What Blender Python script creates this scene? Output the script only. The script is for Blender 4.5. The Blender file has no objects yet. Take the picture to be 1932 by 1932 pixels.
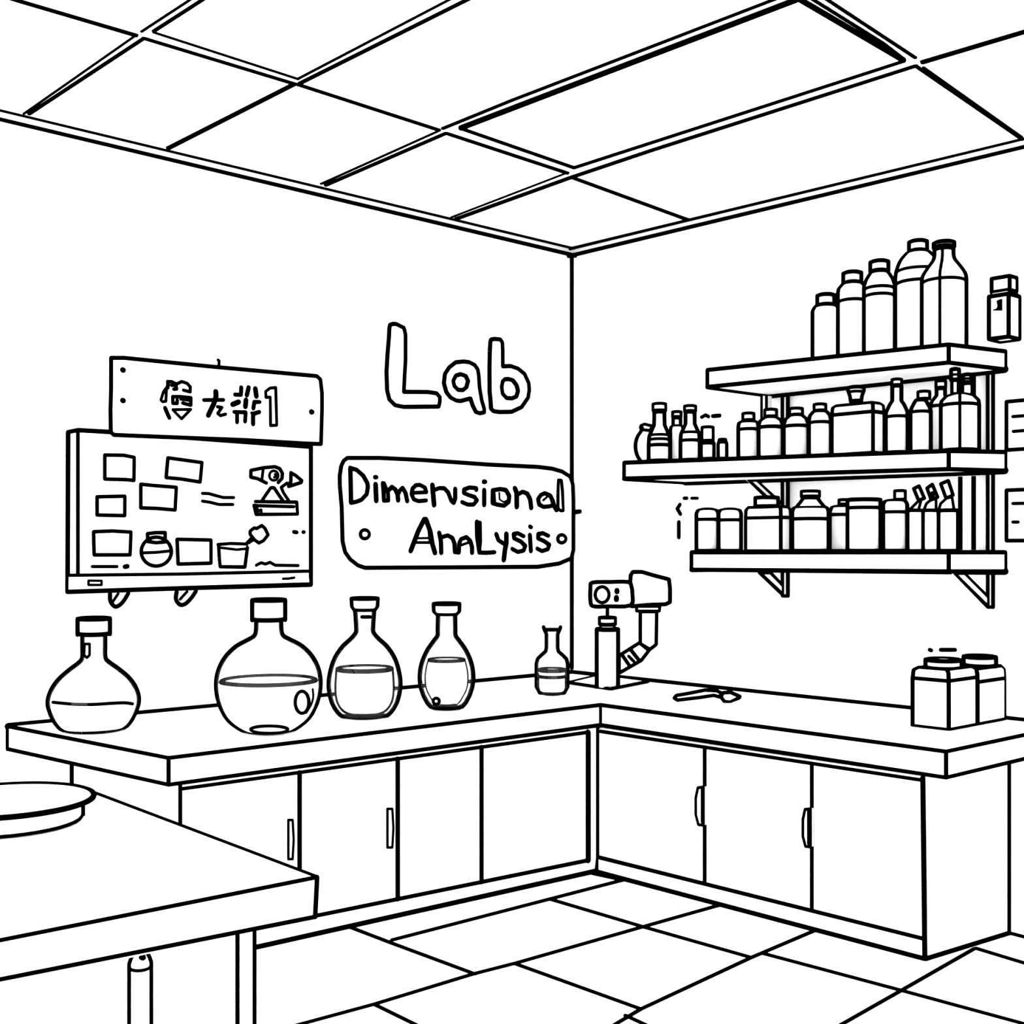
import bpy, math
from mathutils import Vector, geometry

# ------------------------------------------------------------------ camera, world, exposure
SC = bpy.context.scene
COL = SC.collection
F = 2354.0            # focal length in pixels of the 1932 px frame
CU, HV = 966.0, 1035.0  # principal column, horizon row
EYE = Vector((-5.942, -6.007, 1.743))
FW = Vector((0.6684, 0.7438, 0.0)).normalized()
RT = Vector((FW.y, -FW.x, 0.0))
UP = Vector((0, 0, 1))

cam = bpy.data.cameras.new('camera')
cam.sensor_fit = 'HORIZONTAL'
cam.sensor_width = 36.0
cam.lens = 36.0 * F / 1932.0
cam.shift_y = (HV - 966.0) / 1932.0
cam.clip_start = 0.05
camo = bpy.data.objects.new('camera', cam)
COL.objects.link(camo)
camo.location = EYE
camo.rotation_euler = (math.pi / 2, 0, math.atan2(FW.y, FW.x) - math.pi / 2)
SC.camera = camo

w = bpy.data.worlds.new('world')
SC.world = w
w.use_nodes = True
w.node_tree.nodes['Background'].inputs[0].default_value = (1, 1, 1, 1)
w.node_tree.nodes['Background'].inputs[1].default_value = 2.2
SC.view_settings.view_transform = 'Standard'
SC.view_settings.look = 'None'
SC.view_settings.gamma = 1.0
SC.view_settings.use_curve_mapping = False
SC.view_settings.exposure = 0.95
SC.cycles.max_bounces = 20
SC.cycles.diffuse_bounces = 16
SC.cycles.transparent_max_bounces = 24


# ------------------------------------------------------------------ materials
def paint(name, a, b, scale=12.0, rough=1.0):
    m = bpy.data.materials.new(name)
    m.use_nodes = True
    nt = m.node_tree
    bs = nt.nodes['Principled BSDF']
    bs.inputs['Roughness'].default_value = rough
    bs.inputs['Specular IOR Level'].default_value = 0.0
    tc = nt.nodes.new('ShaderNodeTexCoord')
    nz = nt.nodes.new('ShaderNodeTexNoise')
    nz.inputs['Scale'].default_value = scale
    rp = nt.nodes.new('ShaderNodeValToRGB')
    rp.color_ramp.elements[0].color = (*a, 1)
    rp.color_ramp.elements[1].color = (*b, 1)
    nt.links.new(tc.outputs['Object'], nz.inputs['Vector'])
    nt.links.new(nz.outputs['Fac'], rp.inputs['Fac'])
    nt.links.new(rp.outputs['Color'], bs.inputs['Base Color'])
    return m


def grey(v):
    return (v, v, v)


WALL = paint('white_wall_paint', grey(.975), grey(.985), 3)
CEIL = paint('white_ceiling_tile', grey(.975), grey(.985), 5)
FLOOR = paint('white_floor_tile', grey(.975), grey(.985), 4)
LAM = paint('white_laminate', grey(.975), grey(.985), 6)
PLAS = paint('white_plastic', grey(.975), grey(.985), 20)
PAPER = paint('white_paper', grey(.975), grey(.985), 30)
LIQ = paint('white_liquid', grey(.975), grey(.985), 9)
METAL = paint('white_enamel', grey(.975), grey(.985), 15)
INK = bpy.data.materials.new('black_ink')
INK.use_nodes = True
_b = INK.node_tree.nodes['Principled BSDF']
_b.inputs['Base Color'].default_value = (0, 0, 0, 1)
_b.inputs['Roughness'].default_value = 1.0
_b.inputs['Specular IOR Level'].default_value = 0.0
GLASS = bpy.data.materials.new('clear_glass')
GLASS.use_nodes = True
_nt = GLASS.node_tree
_nt.nodes.clear()
_o = _nt.nodes.new('ShaderNodeOutputMaterial')
_mx = _nt.nodes.new('ShaderNodeMixShader')
_mx.inputs[0].default_value = 0.02
_t = _nt.nodes.new('ShaderNodeBsdfTransparent')
_g = _nt.nodes.new('ShaderNodeBsdfGlossy')
_g.inputs['Roughness'].default_value = 0.05
_nt.links.new(_t.outputs[0], _mx.inputs[1])
_nt.links.new(_g.outputs[0], _mx.inputs[2])
_nt.links.new(_mx.outputs[0], _o.inputs[0])
LAMP = bpy.data.materials.new('lit_diffuser')
LAMP.use_nodes = True
_nt = LAMP.node_tree
_nt.nodes.clear()
_o = _nt.nodes.new('ShaderNodeOutputMaterial')
_e = _nt.nodes.new('ShaderNodeEmission')
_e.inputs['Strength'].default_value = 2.5
_nt.links.new(_e.outputs[0], _o.inputs[0])


# ------------------------------------------------------------------ measuring the drawing
def ray(u, v):
    return FW + RT * ((u - CU) / F) + UP * ((HV - v) / F)


def onx(u, v, x):
    d = ray(u, v)
    return EYE + d * ((x - EYE.x) / d.x)


def ony(u, v, y):
    d = ray(u, v)
    return EYE + d * ((y - EYE.y) / d.y)


def onz(u, v, z):
    d = ray(u, v)
    return EYE + d * ((z - EYE.z) / d.z)


def ond(u, v, dep):
    return EYE + ray(u, v) * dep


def onplane(u, v, p, n):
    d = ray(u, v)
    return EYE + d * ((p - EYE).dot(n) / d.dot(n))


def depth(p):
    return (p - EYE).dot(FW)


def zat(p, v):
    """height of row v above the spot p"""
    return EYE.z + (HV - v) / F * depth(p)


INKADD = 1.3


# ------------------------------------------------------------------ mesh builder
class MB:
    def __init__(self, **lim):
        self.v, self.f, self.m, self.s = [], [], [], []
        self.lim = lim      # xmin .. zmax: surfaces this piece rests against

    def face(self, ids, mat=0, smooth=False):
        self.f.append(ids)
        self.m.append(mat)
        self.s.append(smooth)

    def add(self, pts):
        i = len(self.v)
        self.v += [Vector(p) for p in pts]
        return i

    def tube(self, pts, wpx=7.0, closed=False, n=8, mat=1, joints=True, scale=1.0, surf=None):
        """an ink line: a round black bead laid along pts, wpx wide as drawn"""
        pts = [Vector(p) for p in pts]
        q = [pts[0]]
        for p in pts[1:]:
            if (p - q[-1]).length > 1e-5:
                q.append(p)
        pts = q
        if closed and (pts[0] - pts[-1]).length < 1e-5:
            pts.pop()
        wpx = (wpx + INKADD) * scale
        rad = [wpx / 2 / F * depth(p) for p in pts]
        N = len(pts)
        segs = [(i, (i + 1) % N) for i in range(N if closed else N - 1)]
        if surf is not None:            # a bead sunk in a flat surface shows less: fatten it
            for i in range(N):
                j = (i + 1) % N if (closed or i < N - 1) else i
                h = i if j != i else i - 1
                t = (pts[j if j != i else i] - pts[h]).normalized()
                e = pts[i] - EYE
                e = e - t * e.dot(t)
                rad[i] *= 2 / (1 + abs(e.normalized().dot(surf)))
        dirs = []
        for a, b in segs:
            d = (pts[b] - pts[a]).normalized()
            dirs.append(d)
            h = Vector((0, 0, 1)) if abs(d.z) < .9 else Vector((1, 0, 0))
            e1 = d.cross(h).normalized()
            e2 = d.cross(e1)
            i0 = self.add([pts[a] + (e1 * math.cos(2 * math.pi * k / n) + e2 * math.sin(2 * math.pi * k / n)) * rad[a] for k in range(n)])
            i1 = self.add([pts[b] + (e1 * math.cos(2 * math.pi * k / n) + e2 * math.sin(2 * math.pi * k / n)) * rad[b] for k in range(n)])
            for k in range(n):
                self.face([i0 + k, i0 + (k + 1) % n, i1 + (k + 1) % n, i1 + k], mat, True)
        for i in range(N):
            if joints:
                if closed or 0 < i < N - 1:
                    c = dirs[i - 1].dot(dirs[i if i < len(dirs) else 0])
                    if c > .995:
                        continue
                self.ball(pts[i], rad[i], mat)

    def ball(self, c, r, mat=1, n=8):
        c = Vector(c)
        rows = []
        for j in range(1, 4):
            t = math.pi * j / 4
            rows.append(self.add([c + Vector((math.sin(t) * math.cos(2 * math.pi * k / n), math.sin(t) * math.sin(2 * math.pi * k / n), math.cos(t))) * r for k in range(n)]))
        top = self.add([c + Vector((0, 0, r))])
        bot = self.add([c - Vector((0, 0, r))])
        for k in range(n):
            k2 = (k + 1) % n
            self.face([top, rows[0] + k, rows[0] + k2], mat, True)
            for j in (0, 1):
                self.face([rows[j] + k, rows[j + 1] + k, rows[j + 1] + k2, rows[j] + k2], mat, True)
            self.face([bot, rows[2] + k2, rows[2] + k], mat, True)

    def hexa(self, b, t, wpx=None, mat=0, skip=()):
        """a six-sided block from four bottom and four top corners; wpx inks its edges"""
        i = self.add(b)
        j = self.add(t)
        self.face([i + 3, i + 2, i + 1, i], mat)
        self.face([j, j + 1, j + 2, j + 3], mat)
        for k in range(4):
            l = (k + 1) % 4
            self.face([i + k, i + l, j + l, j + k], mat)
        if wpx:
            E = [(b[k], b[(k + 1) % 4]) for k in range(4)] + [(t[k], t[(k + 1) % 4]) for k in range(4)] + [(b[k], t[k]) for k in range(4)]
            for k, (p, q) in enumerate(E):
                if k not in skip:
                    self.tube([p, q], wpx if not isinstance(wpx, dict) else wpx.get(k, 7))

    def box(self, x0, x1, y0, y1, z0, z1, wpx=None, mat=0, skip=()):
        x0, x1 = sorted((x0, x1))
        y0, y1 = sorted((y0, y1))
        q = [(x0, y0), (x1, y0), (x1, y1), (x0, y1)]
        self.hexa([Vector((a, b, z0)) for a, b in q], [Vector((a, b, z1)) for a, b in q], wpx, mat, skip)

    def prism(self, pts, off, wpx=None, holes=(), mat=0, backink=False):
        """a slab whose front outline is pts, thickened by the vector off"""
        loops = [[Vector(p) for p in pts]] + [[Vector(p) for p in h] for h in holes]
        flat = [p for l in loops for p in l]
        tris = geometry.tessellate_polygon(loops)
        a = self.add(flat)
        b = self.add([p + off for p in flat])
        for t in tris:
            self.face([a + k for k in t], mat)
            self.face([b + k for k in reversed(t)], mat)
        s = 0
        for l in loops:
            n = len(l)
            for k in range(n):
                k2 = (k + 1) % n
                self.face([a + s + k, a + s + k2, b + s + k2, b + s + k], mat)
            s += n
            if wpx:
                self.tube(l, wpx, True)
                if backink:
                    self.tube([p + off for p in l], wpx, True)

    def lathe(self, cx, cy, prof, n=48, mat=0, captop=True, capbot=True):
        rows = []
        for r, z in prof:
            rows.append(self.add([Vector((cx + r * math.cos(2 * math.pi * k / n), cy + r * math.sin(2 * math.pi * k / n), z)) for k in range(n)]))
        for a, b in zip(rows, rows[1:]):
            for k in range(n):
                k2 = (k + 1) % n
                self.face([a + k, a + k2, b + k2, b + k], mat, True)
        if capbot:
            self.face([rows[0] + k for k in range(n)][::-1], mat)
        if captop:
            self.face([rows[-1] + k for k in range(n)], mat)

    def ring(self, cx, cy, r, z, wpx=6, n=40, surf=None):
        q = 8
        rows = []
        for i in range(n):
            a = 2 * math.pi * i / n
            c = Vector((cx + r * math.cos(a), cy + r * math.sin(a), z))
            t = (wpx + INKADD) / 2 / F * depth(c)
            if surf is not None:
                e = c - EYE
                d = Vector((-math.sin(a), math.cos(a), 0))
                e = e - d * e.dot(d)
                t *= 2 / (1 + abs(e.normalized().dot(surf)))
            rows.append(self.add([Vector((cx + (r + t * math.cos(2 * math.pi * j / q)) * math.cos(a), cy + (r + t * math.cos(2 * math.pi * j / q)) * math.sin(a), z + t * math.sin(2 * math.pi * j / q))) for j in range(q)]))
        for i in range(n):
            a, b = rows[i], rows[(i + 1) % n]
            for j in range(q):
                j2 = (j + 1) % q
                self.face([a + j, b + j, b + j2, a + j2], 1, True)

    def build(self, name, mats, parent=None, origin=None):
        root = parent
        while root is not None and root.parent is not None:
            root = root.parent
        if origin is None:
            origin = root.location if root is not None else Vector((0, 0, 0))
        L = dict(xmax=-.0015, ymax=-.0015) if not self.lim.get('free') else {}
        L.update(self.lim)
        for p in self.v:
            for ax, k in enumerate('xyz'):
                if k + 'min' in L:
                    p[ax] = max(p[ax], L[k + 'min'])
                if k + 'max' in L:
                    p[ax] = min(p[ax], L[k + 'max'])
        me = bpy.data.meshes.new(name)
        me.from_pydata([tuple(p - origin) for p in self.v], [], self.f)
        for m in mats:
            me.materials.append(m)
        me.polygons.foreach_set('material_index', self.m)
        me.polygons.foreach_set('use_smooth', self.s)
        me.update()
        o = bpy.data.objects.new(name, me)
        COL.objects.link(o)
        if parent is not None:
            o.parent = parent
        else:
            o.location = origin
        return o


def tag(o, label=None, cat=None, group=None, kind=None):
    if label:
        o['label'] = label
    if cat:
        o['category'] = cat
    if group:
        o['group'] = group
    if kind:
        o['kind'] = kind
    return o


def thing(name, label, cat, loc, group=None):
    o = bpy.data.objects.new(name, None)
    o.empty_display_size = .05
    COL.objects.link(o)
    o.location = Vector(loc)
    return tag(o, label, cat, group)


def structure(o, label, cat):
    return tag(o, label, cat, kind='structure')


def spline(pts, sub=5):
    out = []
    P = [pts[0]] + list(pts) + [pts[-1]]
    for i in range(1, len(P) - 2):
        p0, p1, p2, p3 = P[i - 1], P[i], P[i + 1], P[i + 2]
        for k in range(sub):
            t = k / sub
            out.append(tuple(.5 * (2 * b + (c - a) * t + (2 * a - 5 * b + 4 * c - d) * t * t + (3 * b - a - 3 * c + d) * t ** 3)
                             for a, b, c, d in zip(p0, p1, p2, p3)))
    out.append(tuple(pts[-1]))
    return out


def cspline(pts, sub=4):
    out = []
    n = len(pts)
    for i in range(n):
        p0, p1, p2, p3 = pts[i - 1], pts[i], pts[(i + 1) % n], pts[(i + 2) % n]
        for k in range(sub):
            t = k / sub
            out.append(tuple(.5 * (2 * b + (c - a) * t + (2 * a - 5 * b + 4 * c - d) * t * t + (3 * b - a - 3 * c + d) * t ** 3)
                             for a, b, c, d in zip(p0, p1, p2, p3)))
    return out


def oval(cx, cy, rx, ry, n=20):
    return [(cx + rx * math.cos(2 * math.pi * k / n), cy + ry * math.sin(2 * math.pi * k / n)) for k in range(n)]


# ------------------------------------------------------------------ the room
def run_on(pix, pts, far=1.6):
    """joints that leave the picture run on across the surface"""
    out = list(pts)
    for i, j in ((0, 1), (-1, -2)):
        u, v = pix[i]
        if u < 0 or v < 0 or u > 1932 or v > 1932:
            p = pts[i] + (pts[i] - pts[j]).normalized() * far
            out = [p] + out if i == 0 else out + [p]
    return out


TOP = 0.9            # worktop height
# ceiling: through three measured points of the upper crown line
cA, cB, cC = ony(1081, 471, 0), ony(0, 210, 0), onx(1932, 264, 0)
CN = (cB - cA).cross(cC - cA).normalized()


def onc(u, v, drop=0.0):
    return onplane(u, v, cA - UP * drop, CN)


def cz(x, y):
    return cA.z - (CN.x * (x - cA.x) + CN.y * (y - cA.y)) / CN.z


m = MB(free=True)
m.box(-8, .12, 0, .12, -.1, 4.1)
m.tube([Vector((0, 0, zat(Vector((0, 0, 0)), 480))), Vector((0, 0, TOP + .04))], 10)
structure(m.build('wall_left', [WALL, INK]), 'plain white wall on the left with a noticeboard and signs', 'wall')

m = MB(free=True)
m.box(0, .12, -8, 0, -.1, 4.1)
for pts, wd in (
        ([(1324, 787), (1331, 783), (1337, 786)], 6), ([(1345, 785), (1358, 784)], 7),
        ([(1283, 952), (1278, 960), (1284, 970)], 6), ([(1281, 985), (1281, 1014)], 6),
        ([(1291, 940), (1296, 940)], 6), ([(1305, 940), (1316, 940)], 5),
        ([(1754, 1226), (1757, 1227)], 7), ([(1775, 1226), (1802, 1226)], 7)):
    m.tube([onx(u, v, -.002) for u, v in pts], wd, surf=Vector((1, 0, 0)))
structure(m.build('wall_right', [WALL, INK]), 'plain white wall on the right behind the shelves', 'wall')

m = MB(free=True)
m.box(-8, .12, -8, .12, -.1, 0)
for pts in (
        [(740, 1775), (1175, 1662)], [(555, 1937), (706, 1896), (893, 1839), (975, 1818), (1213, 1750), (1358, 1709)],
        [(1150, 1940), (1209, 1905), (1417, 1808), (1537, 1757)], [(1575, 1941), (1700, 1870), (1838, 1791)],
        [(664, 1752), (737, 1780), (896, 1839)], [(1038, 1698), (1213, 1750), (1417, 1808)],
        [(1442, 1801), (1700, 1870), (1950, 1938)], [(973, 1820), (1209, 1905)], [(1180, 1917), (1240, 1945)],
        [(706, 1896), (800, 1942)], [(1842, 1791), (1960, 1827)], [(1904, 1762), (1950, 1774)], [(1120, 1650), (1175, 1662)]):
    m.tube(run_on(pts, [onz(u, v, 0) for u, v in pts]), 6, surf=UP)
structure(m.build('floor', [FLOOR, INK]), 'white floor laid with large square tiles', 'floor')

m = MB(free=True)
q = [Vector((x, y, cz(x, y))) for x, y in ((-8, -8), (.1, -8), (.1, .1), (-8, .1))]
m.hexa(q, [p + UP * .1 for p in q])
for pts, wd in (
        ([(45, 214), (255, 67)], 3.5), ([(55, 214), (272, 71)], 6), ([(267, 59), (357, 0), (400, -30)], 4), ([(290, 58), (380, 0), (420, -28)], 6),
        ([(318, 278), (556, 157)], 7.5), ([(562, 148), (845, 0), (900, -29)], 4), ([(566, 156), (878, 0), (930, -26)], 6.5),
        ([(606, 346), (826, 247)], 3.5), ([(615, 348), (842, 250)], 6), ([(836, 241), (966, 188), (1455, 0), (1530, -29)], 5.5),
        ([(852, 409), (1068, 326)], 3), ([(862, 411), (1078, 333), (1230, 282), (1727, 123)], 6.5),
        ([(1742, 115), (1960, 50)], 8.5),
        ([(-10, -14), (35, 0), (256, 65)], 7), ([(290, 60), (562, 148)], 4), ([(272, 71), (556, 157)], 6), ([(562, 158), (828, 244)], 6),
        ([(845, 251), (1070, 325)], 6), ([(1078, 333), (1297, 413)], 6),
        ([(1535, 0), (1500, -22)], 4), ([(1563, 0), (1727, 108)], 5.5), ([(1530, -22), (1563, 0)], 5.5),
        ([(1742, 126), (1928, 258)], 3.5), ([(1727, 123), (1932, 264)], 6)):
    m.tube(run_on(pts, [onc(u, v) for u, v in pts]), wd, surf=CN)
structure(m.build('ceiling', [CEIL, INK]), 'white suspended ceiling of square tiles in a grid', 'ceiling')

# crown strips under the ceiling
m = MB()
pts = [(-60, 213, 195), (1081, 485, 471)]
a, b = ony(-300, 157, 0), ony(1081, 485, 0)
a2, b2 = ony(-300, 138, 0), ony(1081, 471, 0)
off = Vector((0, -.02, 0))
m.hexa([a, b, b + off, a + off], [a2, b2, b2 + off, a2 + off])
m.tube([a + off, b + off * 2], 7)
m.tube([a2 + off, b2 + off * 2], 6.5)
m.tube([b + off, b2 + off], 6)
structure(m.build('trim_1', [WALL, INK]), 'narrow crown strip where left wall meets ceiling', 'trim')
m = MB()
a, b = onx(1081, 485, 0), onx(2600, 120, 0)
a2, b2 = onx(1081, 471, 0), onx(2600, 102, 0)
off = Vector((-.02, 0, 0))
m.hexa([a + off, b + off, b, a], [a2 + off, b2 + off, b2, a2])
m.tube([a + off * 2, b + off], 7)
m.tube([a2 + off * 2, b2 + off], 6.5)
structure(m.build('trim_2', [WALL, INK]), 'narrow crown strip where right wall meets ceiling', 'trim')

# lit panel let into the ceiling
quad = [(870, 241), (1083, 315), (1705, 114), (1507, -2)]
P = [onc(u, v, .008) for u, v in quad]
light = thing('ceiling_light', 'long rectangular ceiling light panel with a thin frame, set in the tile grid', 'ceiling light', sum(P, Vector()) / 4)
m = MB()
for i in range(4):
    m.tube([P[i], P[(i + 1) % 4]], (6, 6, 7.5, 7.5)[i], surf=CN)
m.tube([onc(1535, 0, .006), onc(1668, 83, .006), onc(1707, 113, .006)], 4, surf=CN)
m.build('frame', [METAL, INK], light)
m = MB()
c = sum(P, Vector()) / 4
Q = [p + (c - p) * .01 for p in P]
m.hexa(Q, [p + UP * .006 for p in Q])
m.build('diffuser', [LAMP, INK], light)

# ------------------------------------------------------------------ worktop (one L-shaped slab)
TH = .108
fl = onz(318, 1430, TOP)
fi = onz(1133, 1330, TOP)
fr = onz(1785, 1418, TOP)
bl = ony(15, 1366, -.008)
bl = Vector((bl.x, bl.y, TOP))
bc = Vector((-.008, -.008, TOP))
br = Vector((-.008, fr.y, TOP))
outl = [bl, fl, fi, fr, br, bc]
m = MB()
m.prism(outl, Vector((0, 0, -TH)))
for i in range(6):
    m.tube([outl[i], outl[(i + 1) % 6]], 6.3 if i > 3 else 7, surf=UP if i > 3 else None)
low = [p - UP * TH for p in outl]
for i in (0, 1, 2, 3):
    m.tube([low[i], low[(i + 1) % 6]], 7)
for i in (0, 1, 2, 3):
    m.tube([outl[i], low[i]], 7.5)
wt = m.build('countertop', [LAM, INK], origin=Vector((fi.x, fi.y, TOP - TH)))
tag(wt, 'long white L-shaped worktop running around the room corner over the cabinets', 'countertop')


# ------------------------------------------------------------------ base cabinets
# left run
p0 = onz(484, 1790, 0)
p1 = onz(1125, 1646, 0)
dirx = (p1 - p0).normalized()
nL = Vector((dirx.y, -dirx.x, 0))          # out into the room (-y)
if nL.y > 0:
    nL = -nL


def onL(u, v, out=0.0):
    return onplane(u, v, p0 + nL * out, nL)


def ln(a, b, u):
    return a[1] + (b[1] - a[1]) * (u - a[0]) / (b[0] - a[0])


eL = onL(340, 1500)
cabL = thing('base_cabinet', 'long low cabinet with four plain doors under the left worktop', 'cabinet', (eL.x / 2 + p1.x / 2, -.6, 0))
ztop = TOP - TH - .014
CAB = dict(zmax=ztop)
A = Vector((eL.x, eL.y, 0)) - nL * .02
B = Vector((p1.x, p1.y, 0)) - nL * .02
wl = ony(137, 1440, -.004)
m = MB(**CAB)
q = [A, B, Vector((p1.x, -.004, 0)), Vector((wl.x, -.004, 0))]
m.hexa(q, [Vector((p.x, p.y, ztop)) for p in q])
m.tube([onL(340, 1478), Vector((eL.x, eL.y, 0))], 7)
m.tube([Vector((wl.x, -.006, 0)), Vector((wl.x, -.006, ztop))], 11)
m.build('carcass', [LAM, INK], cabL)
# top rail, end stile
m = MB(**CAB)
r0, r1 = (340, 1489), (1108, 1382)
t0, t1 = (340, 1479), (1125, 1373)
P = [onL(*r0), onL(*r1), onL(1108, ln(t0, t1, 1108)), onL(*t0)]
m.prism(P, -nL * .02)
m.tube([P[0], P[1]], 6.5, surf=nL)
m.build('top_rail', [LAM, INK], cabL)
m = MB(**CAB)
P = [onL(1110, 1375), onL(1127, 1372), onL(1127, 1618), onL(1123, 1645), onL(1110, 1647)]
m.prism(P, -nL * .02)
m.tube([onL(1128, 1372), onL(1128, 1618), onL(1125, 1645)], 9)
m.build('stile', [LAM, INK], cabL)
m = MB(**CAB)
fA, fB = Vector((eL.x, eL.y, 0)), p1
d0, d1 = (595, 1728), (1110, 1623)
z0, z1 = onL(340, ln(d0, d1, 340)).z, onL(1110, 1623).z
m.prism([onL(340, ln(d0, d1, 340)), onL(1110, 1623), onL(1110, ln((484, 1790), (1125, 1646), 1110)), Vector((eL.x, eL.y, 0))], -nL * .02)
m.tube([Vector((eL.x, eL.y, .004)), Vector((p1.x, p1.y, .004))], 7.5, surf=UP)
m.build('plinth', [LAM, INK], cabL)
se = [340, 565, 750, 908, 1109]
for i in range(4):
    u0, u1 = se[i], se[i + 1]
    m = MB(**CAB)
    P = [onL(u, v, .004) for u, v in ((u0, ln(r0, r1, u0)), (u1, ln(r0, r1, u1)), (u1, ln(d0, d1, u1)), (u0, ln(d0, d1, u0)))]
    m.prism(P, -nL * .02)
    m.tube([P[1], P[2]], (8, 8, 7.5, 9)[i], surf=nL)
    m.tube([P[2], P[3]], 7, surf=nL)
    door = m.build('door', [LAM, INK], cabL)
    if i < 2:
        hu0, hu1, hv0, hv1 = ((544, 552, 1547, 1621), (731, 740, 1526, 1599))[i]
        m = MB(**CAB)
        h = [onL(hu0, hv0, .03), onL(hu1, hv0, .03), onL(hu1 + 2, (hv0 + hv1) / 2, .03), onL(hu1, hv1, .03), onL(hu0, hv1, .03)]
        m.prism(h, -nL * .03, 4.2)
        m.build('handle', [METAL, INK], door)

CAB['ymax'] = -1.342
# right run
q0 = onz(1128, 1648, 0)
q1 = onz(1745, 1812, 0)
d = (q1 - q0).normalized()
nR = Vector((d.y, -d.x, 0))
if nR.x > 0:
    nR = -nR


def onR(u, v, out=0.0):
    return onplane(u, v, q0 + nR * out, nR)


bk = onz(1903, 1763, 0)
cabR = thing('base_cabinet', 'low cabinet with three plain doors under the right worktop', 'cabinet', ((q0.x + bk.x) / 2, (q0.y + q1.y) / 2, 0))
m = MB(**CAB)
q = [q0 - nR * .02, q1 - nR * .02, bk, Vector((bk.x, q0.y + .02, 0))]
m.hexa([Vector((p.x, p.y, 0)) for p in q][::-1], [Vector((p.x, p.y, ztop)) for p in q][::-1])
e0, e1 = q1, bk
m.tube([Vector((q1.x, q1.y, .004)), Vector((bk.x, bk.y, .004))], 7, surf=UP)
m.tube([Vector((q1.x, q1.y, 0)), onR(1741, 1466)], 9)
m.tube([Vector((bk.x, bk.y, 0)), Vector((bk.x, bk.y, ztop))], 8.5)
m.build('carcass', [LAM, INK], cabR)
m = MB(**CAB)
r0, r1 = (1133, 1380), (1738, 1472)
P = [onR(1131, 1371), onR(1741, 1463), onR(1741, 1472), onR(1131, 1380)]
m.prism(P, -nR * .02)
m.tube([onR(*r0), onR(*r1)], 6.5, surf=nR)
m.build('top_rail', [LAM, INK], cabR)
d0, d1 = (1128, 1617), (1738, 1770)
m = MB(**CAB)
m.prism([onR(*d0), onR(*d1), q1, q0], -nR * .02)
m.tube([q0 + UP * .004, q1 + UP * .004], 7, surf=UP)
m.build('plinth', [LAM, INK], cabR)
se = [1131, 1330, 1532, 1740]
for i in range(3):
    u0, u1 = se[i], se[i + 1]
    m = MB(**CAB)
    P = [onR(u, v, .004) for u, v in ((u0, ln(r0, r1, u0)), (u1, ln(r0, r1, u1)), (u1, ln(d0, d1, u1)), (u0, ln(d0, d1, u0)))]
    m.prism(P, -nR * .02)
    if i < 2:
        m.tube([P[1], P[2]], 6.5, surf=nR)
    m.tube([P[2], P[3]], 7, surf=nR)
    door = m.build('door', [LAM, INK], cabR)
    if i < 2:
        ou, ov = ((1330, 1485), (1532, 1526))[i]
        m = MB(**CAB)
        h = [onR(ou + a, ov + b, .03) for a, b in ((-3, 0), (-13, 1), (-17, 20), (-17, 52), (-12, 71), (-3, 72))]
        m.prism(h, -nR * .03, 5)
        m.tube([onR(ou - 5, ov + 4, .034), onR(ou - 5, ov + 66, .034)], 5 + 3 * i)
        m.build('handle', [METAL, INK], door)

# ------------------------------------------------------------------ turned objects
def axis_dirs(c):
    d = Vector((c.x - EYE.x, c.y - EYE.y, 0)).normalized()
    return Vector((d.y, -d.x, 0)), d       # to the right of the sight line, along it


def prof_m(c, prof):
    """drawn half-widths and rows at the depth of c -> radii and heights"""
    s = depth(c) / F
    k = axis_dirs(c)[1].dot(FW)
    return [(max(hw, .3) * s * k, zat(c, v)) for hw, v in prof]


def outline(m, c, pr, wpx):
    r_, d_ = axis_dirs(c)
    for sg in (1, -1):
        m.tube([Vector((c.x, c.y, z)) + r_ * (sg * r) for r, z in pr], wpx)


def contour(m, c, pr, wpx):
    """the seen outline of a round-bottomed turned body: sides above the belly, then round under the front"""
    r_, d_ = axis_dirs(c)
    k = max(range(len(pr)), key=lambda i: pr[i][0])
    k = min(max(k, 1), len(pr) - 1)
    for sg in (1, -1):
        m.tube([Vector((c.x, c.y, z)) + r_ * (sg * r) for r, z in pr[k:]], wpx)
    psi = []
    for i in range(k + 1):
        (r0, z0), (r1, z1) = pr[max(i - 1, 0)], pr[min(i + 1, len(pr) - 1)]
        psi.append(math.atan2(-(r1 - r0), z1 - z0))
    psi[k] = 0.0
    psi[0] = min(psi[0], psi[1])
    tp = (EYE.z - pr[0][1]) / math.hypot(c.x - EYE.x, c.y - EYE.y)
    pts = []
    for j in range(-24, 25):
        ph = math.pi / 2 * math.copysign(1 - (1 - abs(j) / 24) ** 1.6, j)
        want = -math.atan2(math.cos(ph), tp)
        r, z = pr[0]
        for i in range(k, 0, -1):
            if psi[i] >= want >= psi[i - 1]:
                f = (psi[i] - want) / max(psi[i] - psi[i - 1], 1e-9)
                r, z = (pr[i][0] + (pr[i - 1][0] - pr[i][0]) * f, pr[i][1] + (pr[i - 1][1] - pr[i][1]) * f)
                break
        t = (wpx + INKADD) * .42 / F * depth(c)
        z = max(z, pr[0][1] + t)
        r += t * .9 * math.cos(ph)
        pts.append(Vector((c.x, c.y, z)) + r_ * (r * math.sin(ph)) - d_ * (r * math.cos(ph)))
    m.tube(pts, wpx)


def rad_at(pr, z):
    for (r0, z0), (r1, z1) in zip(pr, pr[1:]):
        if min(z0, z1) <= z <= max(z0, z1) and abs(z1 - z0) > 1e-9:
            return r0 + (r1 - r0) * (z - z0) / (z1 - z0)
    return pr[-1][0]


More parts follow.
